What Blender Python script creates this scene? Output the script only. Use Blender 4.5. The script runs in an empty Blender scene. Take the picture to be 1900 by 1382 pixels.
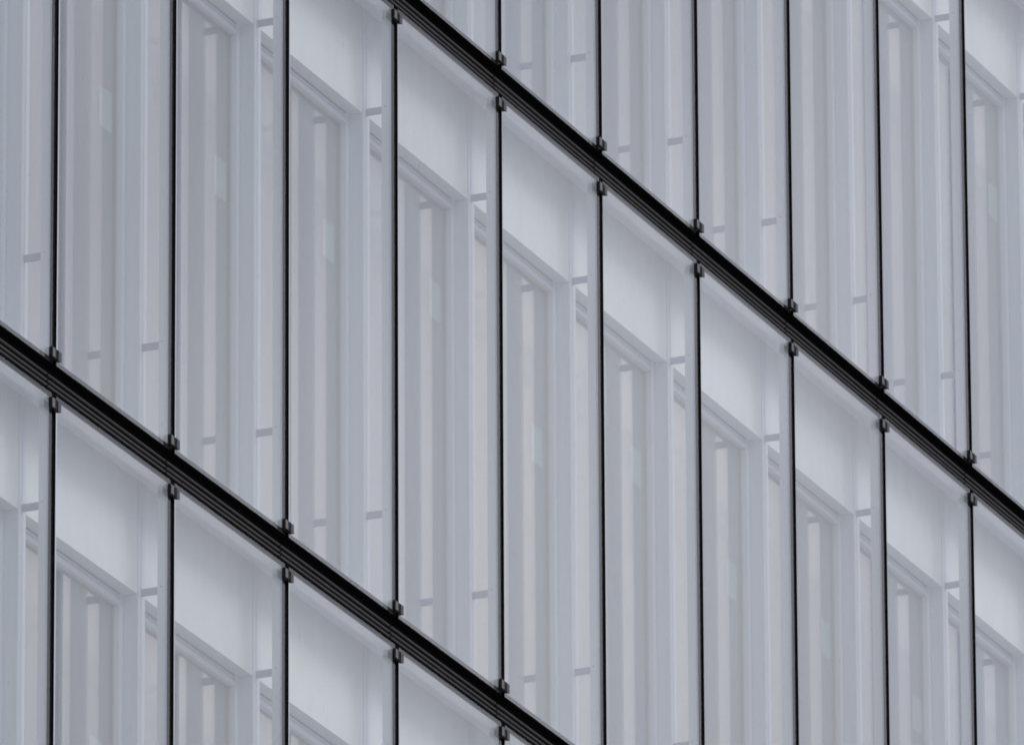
import bpy, bmesh, math, random
from mathutils import Matrix, Vector
random.seed(7)
S = bpy.context.scene
COL = S.collection
R = math.radians

# ------------------------------------------------------------------ camera
GZ = 24.65                                   # height of the lower dark rail above the ground
LOCAL = Vector((-57.9026, -27.0616, -23.0388))
yaw, pitch, roll = 0.399710495, 0.345399391, -0.0051037
fw = Vector((math.cos(pitch)*math.cos(yaw), math.cos(pitch)*math.sin(yaw), math.sin(pitch)))
ri0 = fw.cross(Vector((0, 0, 1))).normalized()
up0 = ri0.cross(fw)
ri = math.cos(roll)*ri0 + math.sin(roll)*up0
up = -math.sin(roll)*ri0 + math.cos(roll)*up0
cam = bpy.data.cameras.new("camera"); co = bpy.data.objects.new("camera", cam); COL.objects.link(co)
cam.sensor_width = 36; cam.lens = 24059.16/1900*36
cam.clip_start = 1; cam.clip_end = 5000
m3 = Matrix((ri, up, -fw)).transposed().to_4x4()
m3.translation = LOCAL + Vector((0, 0, GZ))
co.matrix_world = m3
S.camera = co

# ------------------------------------------------------------------ sky, light, exposure
CLOUD = (1.53, -2.61, -2.0)                           # cloud noise shifted on purpose so a brighter patch mirrors in mid facade
SUN_EL, SUN_AZ = R(49), R(-80)               # soft bright patch of the overcast, in front of the facade
w = bpy.data.worlds.new("World"); S.world = w; w.use_nodes = True
nt = w.node_tree; N = nt.nodes; L = nt.links
bg = N["Background"]; bg.inputs["Strength"].default_value = 0.09
sky = N.new("ShaderNodeTexSky"); sky.sky_type = 'NISHITA'; sky.sun_disc = False
sky.sun_elevation = SUN_EL; sky.sun_rotation = R(90) - SUN_AZ
tc = N.new("ShaderNodeTexCoord")
no = N.new("ShaderNodeTexNoise"); no.inputs["Scale"].default_value = 7.0; no.inputs["Detail"].default_value = 2
ra = N.new("ShaderNodeValToRGB")
ra.color_ramp.elements[0].position = 0.4; ra.color_ramp.elements[0].color = (0.65, 0.67, 0.765, 1)
ra.color_ramp.elements[1].position = 0.6; ra.color_ramp.elements[1].color = (0.995, 1.015, 1.12, 1)
sc_ = N.new("ShaderNodeVectorMath"); sc_.operation = 'SCALE'; sc_.inputs["Scale"].default_value = 8.0
mx = N.new("ShaderNodeMix"); mx.data_type = 'RGBA'; mx.inputs["Factor"].default_value = 0.88
cm = N.new("ShaderNodeMapping"); cm.inputs["Location"].default_value = CLOUD
L.new(tc.outputs["Generated"], cm.inputs["Vector"]); L.new(cm.outputs["Vector"], no.inputs["Vector"]); L.new(no.outputs["Fac"], ra.inputs["Fac"])
L.new(ra.outputs["Color"], sc_.inputs[0]); L.new(sky.outputs["Color"], mx.inputs["A"])
sx = N.new("ShaderNodeSeparateXYZ"); L.new(tc.outputs["Generated"], sx.inputs[0])   # overcast: zenith three times the horizon
mr = N.new("ShaderNodeMapRange"); mr.inputs["To Min"].default_value = .60*8; mr.inputs["To Max"].default_value = 1.80*8
L.new(sx.outputs["Z"], mr.inputs["Value"]); L.new(mr.outputs["Result"], sc_.inputs["Scale"])
L.new(sc_.outputs["Vector"], mx.inputs["B"]); L.new(mx.outputs["Result"], bg.inputs["Color"])

sun = bpy.data.lights.new("sun", 'SUN'); sun.energy = 1.15; sun.angle = R(28); sun.color = (1, 0.985, 0.96)
so = bpy.data.objects.new("sun", sun); COL.objects.link(so)
sd = Vector((math.cos(SUN_EL)*math.cos(SUN_AZ), math.cos(SUN_EL)*math.sin(SUN_AZ), math.sin(SUN_EL)))
so.rotation_euler = sd.to_track_quat('Z', 'Y').to_euler()
so.location = (0, -40, 60)
S.view_settings.view_transform = 'Standard'; S.view_settings.look = 'None'
S.view_settings.exposure = 0.25; S.view_settings.gamma = 1
S.render.engine = 'CYCLES'
S.cycles.max_bounces = 12; S.cycles.transparent_max_bounces = 40; S.cycles.diffuse_bounces = 5
S.cycles.glossy_bounces = 5; S.cycles.use_denoising = True
S.cycles.sample_clamp_indirect = 4
S.cycles.pixel_filter_type = 'BLACKMAN_HARRIS'; S.cycles.filter_width = 1.9

# ------------------------------------------------------------------ materials
def paint(name, rgb, rough=0.45, spec=0.3, var=0.04, scale=3.0, stretch=(1, 1, .25), metal=0.0):
    m = bpy.data.materials.new(name); m.use_nodes = True
    n = m.node_tree.nodes; l = m.node_tree.links; b = n["Principled BSDF"]
    b.inputs["Roughness"].default_value = rough; b.inputs["Specular IOR Level"].default_value = spec
    b.inputs["Metallic"].default_value = metal
    g = n.new("ShaderNodeNewGeometry"); mp = n.new("ShaderNodeMapping"); mp.inputs["Scale"].default_value = stretch
    t = n.new("ShaderNodeTexNoise"); t.inputs["Scale"].default_value = scale; t.inputs["Detail"].default_value = 6
    r = n.new("ShaderNodeValToRGB")
    r.color_ramp.elements[0].position = .3; r.color_ramp.elements[1].position = .7
    r.color_ramp.elements[0].color = [c*(1-var) for c in rgb] + [1]
    r.color_ramp.elements[1].color = [min(1, c*(1+var)) for c in rgb] + [1]
    l.new(g.outputs["Position"], mp.inputs["Vector"]); l.new(mp.outputs["Vector"], t.inputs["Vector"])
    l.new(t.outputs["Fac"], r.inputs["Fac"]); l.new(r.outputs["Color"], b.inputs["Base Color"])
    return m

def glass(name, f0, tint, dirt=0.0, refl=(1, 1, 1), rough=.01):
    """pane faces: mirror reflection rising towards grazing angles over clear transmission"""
    m = bpy.data.materials.new(name); m.use_nodes = True
    n = m.node_tree.nodes; l = m.node_tree.links; n.clear()
    out = n.new("ShaderNodeOutputMaterial")
    g = n.new("ShaderNodeNewGeometry")
    dp = n.new("ShaderNodeVectorMath"); dp.operation = 'DOT_PRODUCT'
    l.new(g.outputs["Normal"], dp.inputs[0]); l.new(g.outputs["Incoming"], dp.inputs[1])
    def ma(op, a, b=None):
        k = n.new("ShaderNodeMath"); k.operation = op
        for i, v in enumerate((a, b)):
            if v is None: continue
            if isinstance(v, (int, float)): k.inputs[i].default_value = v
            else: l.new(v, k.inputs[i])
        return k.outputs[0]
    c = ma('ABSOLUTE', dp.outputs["Value"])
    p = ma('POWER', ma('SUBTRACT', 1.0, c), 5.0)
    fac = ma('ADD', f0, ma('MULTIPLY', p, 1 - f0))
    tr = n.new("ShaderNodeBsdfTransparent"); tr.inputs["Color"].default_value = (*tint, 1)
    gl = n.new("ShaderNodeBsdfGlossy"); gl.inputs["Roughness"].default_value = rough
    gl.inputs["Color"].default_value = (*refl, 1)
    mi = n.new("ShaderNodeMixShader"); l.new(fac, mi.inputs["Fac"])
    l.new(tr.outputs[0], mi.inputs[1]); l.new(gl.outputs[0], mi.inputs[2])
    res = mi.outputs[0]
    if dirt:
        mp = n.new("ShaderNodeMapping"); mp.inputs["Scale"].default_value = (1, 1, .35)
        l.new(g.outputs["Position"], mp.inputs["Vector"])
        t = n.new("ShaderNodeTexNoise"); t.inputs["Scale"].default_value = 9; t.inputs["Detail"].default_value = 7
        l.new(mp.outputs["Vector"], t.inputs["Vector"])
        r = n.new("ShaderNodeMapRange"); r.inputs["From Min"].default_value = .45; r.inputs["From Max"].default_value = .8
        r.inputs["To Min"].default_value = dirt*.3; r.inputs["To Max"].default_value = dirt*2
        l.new(t.outputs["Fac"], r.inputs["Value"])
        df = n.new("ShaderNodeBsdfDiffuse"); df.inputs["Color"].default_value = (.44, .43, .42, 1)
        oi = n.new("ShaderNodeObjectInfo")                       # panes are not equally clean
        pr = ma('MULTIPLY', oi.outputs["Random"], dirt*2.2)
        t2 = n.new("ShaderNodeTexNoise"); t2.inputs["Scale"].default_value = 26; t2.inputs["Detail"].default_value = 2
        l.new(mp.outputs["Vector"], t2.inputs["Vector"])
        r2 = n.new("ShaderNodeMapRange"); r2.inputs["From Min"].default_value = .735; r2.inputs["From Max"].default_value = .80
        r2.inputs["To Max"].default_value = .16
        l.new(t2.outputs["Fac"], r2.inputs["Value"])
        tot = ma('ADD', ma('ADD', r.outputs[0], pr), r2.outputs[0])
        m2 = n.new("ShaderNodeMixShader"); l.new(tot, m2.inputs["Fac"])
        l.new(res, m2.inputs[1]); l.new(df.outputs[0], m2.inputs[2]); res = m2.outputs[0]
    l.new(res, out.inputs["Surface"])
    return m

M_OUT = glass("outer glass", .066, (.98, .98, .985), dirt=.02)
M_IN = glass("window glass", .30, (.96, .975, .985), refl=(1, .95, .80), rough=0.0)
M_EDGE = paint("black edge seal", (.004, .004, .005), .8, .05, 0)
M_SEAL = paint("dark gasket rubber", (.11, .10, .12), .6, .2, .1)
M_RAIL = paint("black rail", (.003, .003, .003), .85, .05, 0)
M_RIB = paint("grey rib nose", (.095, .09, .09), .5, .3, .12, 12, (3, 1, 1))
M_CLIP = paint("black clip", (.006, .006, .007), .6, .2, 0)
M_PIN = paint("clip pin metal", (.11, .105, .11), .45, .4, .1)
M_CAP = paint("clip cap grey", (.05, .05, .052), .5, .4, .1)
M_WHITE = paint("spandrel enamel", (.745, .785, .77), .5, .3, .03, 2.2, (1, 1, .15))
M_ALU = paint("powder coated aluminium", (.70, .748, .782), .45, .35, .03, 2.0, (1, 1, .2))
M_FIN = paint("fin aluminium", (.79, .838, .87), .45, .35, .03, 2.0, (1, 1, .2))
M_BRK = paint("bracket aluminium", (.46, .49, .54), .5, .3, .05)
M_SOF = paint("soffit panel", (.80, .82, .85), .6, .2, .03)
M_BLIND = paint("roller blind fabric", (.57, .61, .79), .9, .1, .04, 2.5, (1, 1, .12))
def vary(m, tints):
    """each window's fabric a little different, picked from its object's random value"""
    n = m.node_tree.nodes; l = m.node_tree.links; b = n["Principled BSDF"]
    src = b.inputs["Base Color"].links[0].from_socket
    oi = n.new("ShaderNodeObjectInfo"); r = n.new("ShaderNodeValToRGB")
    r.color_ramp.elements[0].color = (*tints[0], 1); r.color_ramp.elements[1].color = (*tints[1], 1)
    mu = n.new("ShaderNodeMix"); mu.data_type = 'RGBA'; mu.blend_type = 'MULTIPLY'; mu.inputs["Factor"].default_value = 1
    l.new(oi.outputs["Random"], r.inputs["Fac"]); l.new(src, mu.inputs["A"]); l.new(r.outputs["Color"], mu.inputs["B"])
    l.new(mu.outputs["Result"], b.inputs["Base Color"])
vary(M_BLIND, ((1, .96, .88), (.90, .97, 1)))
M_PAPER = paint("pale sheet", (.76, .92, 1.0), .7, .2, .02)
M_CORE = paint("core concrete", (.35, .35, .35), .9, .1, .1)
M_GROUND = paint("paving", (.37, .365, .36), .9, .1, .12, .6, (1, 1, 1))

# ------------------------------------------------------------------ mesh helpers
def boxes(name, bl, mats, bevel=0.0):
    """bl: (x0,x1,y0,y1,z0,z1[,material index]) boxes joined in one mesh"""
    bm = bmesh.new()
    for b in bl:
        x0, x1, y0, y1, z0, z1 = b[:6]; mi = b[6] if len(b) > 6 else 0
        v = [bm.verts.new(p) for p in ((x0,y0,z0),(x1,y0,z0),(x1,y1,z0),(x0,y1,z0),(x0,y0,z1),(x1,y0,z1),(x1,y1,z1),(x0,y1,z1))]
        fs = [bm.faces.new([v[i] for i in q]) for q in ((0,3,2,1),(4,5,6,7),(0,1,5,4),(1,2,6,5),(2,3,7,6),(3,0,4,7))]
        for f in fs: f.material_index = mi
        if bevel:
            es = {e for f in fs for e in f.edges}
            bmesh.ops.bevel(bm, geom=list(es), offset=bevel, segments=2, affect='EDGES')
    me = bpy.data.meshes.new(name); bm.to_mesh(me); bm.free()
    for m in mats: me.materials.append(m)
    return me

def prism(name, prof, x0, x1, mat, capmat=None):
    """closed (y,z) profile drawn out along x"""
    bm = bmesh.new()
    a = [bm.verts.new((x0, y, z)) for y, z in prof]; b = [bm.verts.new((x1, y, z)) for y, z in prof]
    n = len(prof)
    for i in range(n): bm.faces.new((a[i], a[(i+1) % n], b[(i+1) % n], b[i]))
    for f in (bm.faces.new(a[::-1]), bm.faces.new(b)): f.material_index = 1 if capmat else 0
    bmesh.ops.recalc_face_normals(bm, faces=bm.faces)
    me = bpy.data.meshes.new(name); bm.to_mesh(me); bm.free(); me.materials.append(mat)
    if capmat: me.materials.append(capmat)
    return me

def put(name, me, parent=None, loc=(0, 0, 0), label=None):
    o = bpy.data.objects.new(name, me); COL.objects.link(o); o.location = loc
    if parent: o.parent = parent
    if label: o["label"] = label
    return o

# ------------------------------------------------------------------ ground
bm = bmesh.new(); bmesh.ops.create_grid(bm, x_segments=2, y_segments=2, size=1500)
me = bpy.data.meshes.new("ground"); bm.to_mesh(me); bm.free(); me.materials.append(M_GROUND)
g = put("ground", me); g["kind"] = "structure"

# ------------------------------------------------------------------ the building
W, H = 1.5, 3.78734
D = .321                                     # depth of the window glass behind the outer panes
bld = put("office_building", None)
bld["label"] = "office building facade of pale glass panes crossed by two black ribbed rails"
bld["category"] = "building"
bld.empty_display_size = 2

core = boxes("core", [(-4.5, 21, .5, 14, 0, GZ + 3*H), ], [M_CORE])
put("wall", core, bld)

# mesh templates, local origin = joint line on the rail, z = 0 at the rail's pane-bottom line
def pane_mesh():
    x0, x1, z0, z1, y0, y1 = -.006, W-.059, -.012, H-.180, -.014, 0
    bm = bmesh.new()
    v = [bm.verts.new(p) for p in ((x0,y0,z0),(x1,y0,z0),(x1,y1,z0),(x0,y1,z0),(x0,y0,z1),(x1,y0,z1),(x1,y1,z1),(x0,y1,z1))]
    for q, mi in (((0,3,2,1),1),((4,5,6,7),1),((0,1,5,4),0),((1,2,6,5),1),((2,3,7,6),0),((3,0,4,7),1)):
        f = bm.faces.new([v[i] for i in q]); f.material_index = mi
    me = bpy.data.meshes.new("glass_pane"); bm.to_mesh(me); bm.free()
    me.materials.append(M_OUT); me.materials.append(M_EDGE)
    return me
PANE = pane_mesh()
GASKET = boxes("gasket", [(-.057, -.004, .0016, .004, .0295, H-.1875, 0), (-.056, -.009, -.004, .0015, .0295, H-.1875, 1)], [M_SEAL, M_EDGE])
def clip_meshes():
    body = boxes("clip", [(-.105, 0, -.036, -.0155, .006, .064)], [M_CLIP], .0025)
    pin = boxes("pin", [(-.103, -.070, -.039, -.0365, .009, .061)], [M_PIN], .0008)
    cap = boxes("cap", [(-.034, .004, -.040, -.0365, .004, .058)], [M_CAP], .0008)
    return body, pin, cap
CLIP, PIN, CAP = clip_meshes()
RAIL = prism("rail", [(.005, .029), (.060, .029), (.060, -.1785), (.0125, -.1785), (.0125, -.187), (.005, -.187), (.005, -.174), (.050, -.174), (.050, -.005), (.005, -.005)],
             .006, W-.006, M_RAIL)
RIB = prism("rib", [(.0505, .006), (.0505, -.006), (.042, -.0055), (.0385, -.003), (.0375, 0), (.0385, .003), (.042, .0055)], .006, W-.006, M_RIB, M_RAIL)
SOFFIT = boxes("soffit", [(0, W, .0130, .080, -.187, -.181), (0, W, .0605, .3205, -.125, .029)], [M_SOF])
MULL = boxes("mullion", [(.016, .0565, .208, .40, .0285, H-.1245), (.0615, .106, .208, .40, .0285, H-.1245), (.0566, .0614, .213, .39, .0285, H-.1245)], [M_ALU], 0)
FIN = boxes("fin", [(.053, .081, .0205, .112, .0295, H-.1875)], [M_FIN], .0015)
BR = boxes("bracket", [(.056, .066, .1125, .2075, -.021, .021)], [M_BRK], .001)
def bolt_mesh():
    bm = bmesh.new()
    bmesh.ops.create_cone(bm, cap_ends=True, segments=10, radius1=.005, radius2=.004, depth=.005,
                          matrix=Matrix.Translation((.0505, .088, .018)) @ Matrix.Rotation(R(90), 4, 'Y'))
    me = bpy.data.meshes.new("bolt"); bm.to_mesh(me); bm.free(); me.materials.append(M_BRK); return me
BOLT = bolt_mesh()
XL, XR, ZT = .106, W+.016, 3.022
SPAN = boxes("spandrel_panel", [(XL+.001, XR-.001, .211, .2915, ZT, H-.1240)], [M_WHITE])
FRAME = boxes("window", [(XL, XL+.05, .292, .335, .0295, ZT+.03), (XR-.05, XR, .292, .335, .0295, ZT+.03),
                         (XL+.05, XR-.05, .2925, .335, ZT-.065, ZT-.034), (XL+.05, XR-.05, .3040, .335, ZT-.0341, ZT+.03), (XL+.05, XR-.05, .2985, .3039, ZT-.022, ZT-.006), (XL+.05, XR-.05, .2922, .335, .0295, .08)], [M_ALU], .0012)
WPANE = boxes("pane", [(XL+.049, XR-.049, D, D+.006, .079, ZT-.064)], [M_IN])
BLIND = boxes("blind", [(XL+.01, XR-.01, .347, .350, .03, ZT+.04)], [M_BLIND])
SHEET = boxes("paper_sheet", [(0, .165, 0, .002, -.230, 0)], [M_PAPER])

cols = {-1: range(-1, 7), 0: range(-1, 11), 1: range(2, 12)}      # storeys below, between and above the rails
for k, cr in cols.items():
    for i in cr:
        b = (i*W, 0, GZ + k*H)
        put("glass_pane", PANE, bld, b)
        put("gasket", GASKET, bld, b)
        f = put("fin", FIN, bld, b)
        for z in (3.040, .640):
            put("bracket", BR, f, (0, 0, z)); put("bolt", BOLT, f, (0, 0, z))
        put("mullion", MULL, bld, b)
        put("spandrel_panel", SPAN, bld, b)
        wn = put("window", FRAME, bld, b)
        put("pane", WPANE, wn); put("blind", BLIND, wn)
rails = {-1: range(-1, 7), 0: range(-1, 7), 1: range(1, 12), 2: range(2, 12)}
for k, cr in rails.items():
    for i in cr:
        b = (i*W, 0, GZ + k*H)
        r = put("rail", RAIL, bld, b)
        for z in (-.045, -.079, -.108): put("rib", RIB, r, (0, 0, z))
        put("soffit", SOFFIT, bld, b)
        if k in (0, 1):
            for dz in (0, -.280):
                c = put("clip", CLIP, bld, (i*W, 0, GZ + k*H + dz)); put("pin", PIN, c); put("cap", CAP, c)

# ------------------------------------------------------------------ pale sheets standing behind the window glass
sheets = [
 (0, 1.266, 2.069, "leftmost pale sheet behind the windows between the two black rails"),
 (1, 1.270, 2.193, "second pale sheet from the left between the two black rails"),
 (2, 1.245, 2.327, "third pale sheet from the left between the two black rails"),
 (3, 1.248, 2.475, "fourth pale sheet from the left, highest behind its window between the rails"),
 (4, 1.236, 2.082, "fifth pale sheet from the left, the one nearest the photo's centre"),
 (5, 1.244, 2.439, "sixth pale sheet from the left between the two black rails"),
 (6, 1.240, 2.197, "seventh pale sheet from the left between the two black rails"),
 (7, 1.262, 2.296, "eighth pale sheet from the left between the two black rails"),
 (8, 1.296, 2.280, "last and lowest pale sheet between the two black rails, at the bottom right"),
 (9, 1.296, 6.178, "lone pale sheet above the upper rail near the right edge"),
 (0, 1.197, -1.628, "pale sheet below the lower rail, cut by the bottom edge at left"),
]
for i, dx, z, lab in sheets:
    o = put("paper_sheet", SHEET, None, (i*W + dx, .338, GZ + z), lab)
    o["category"] = "sheet"; o["group"] = "pale sheets behind the window glass"
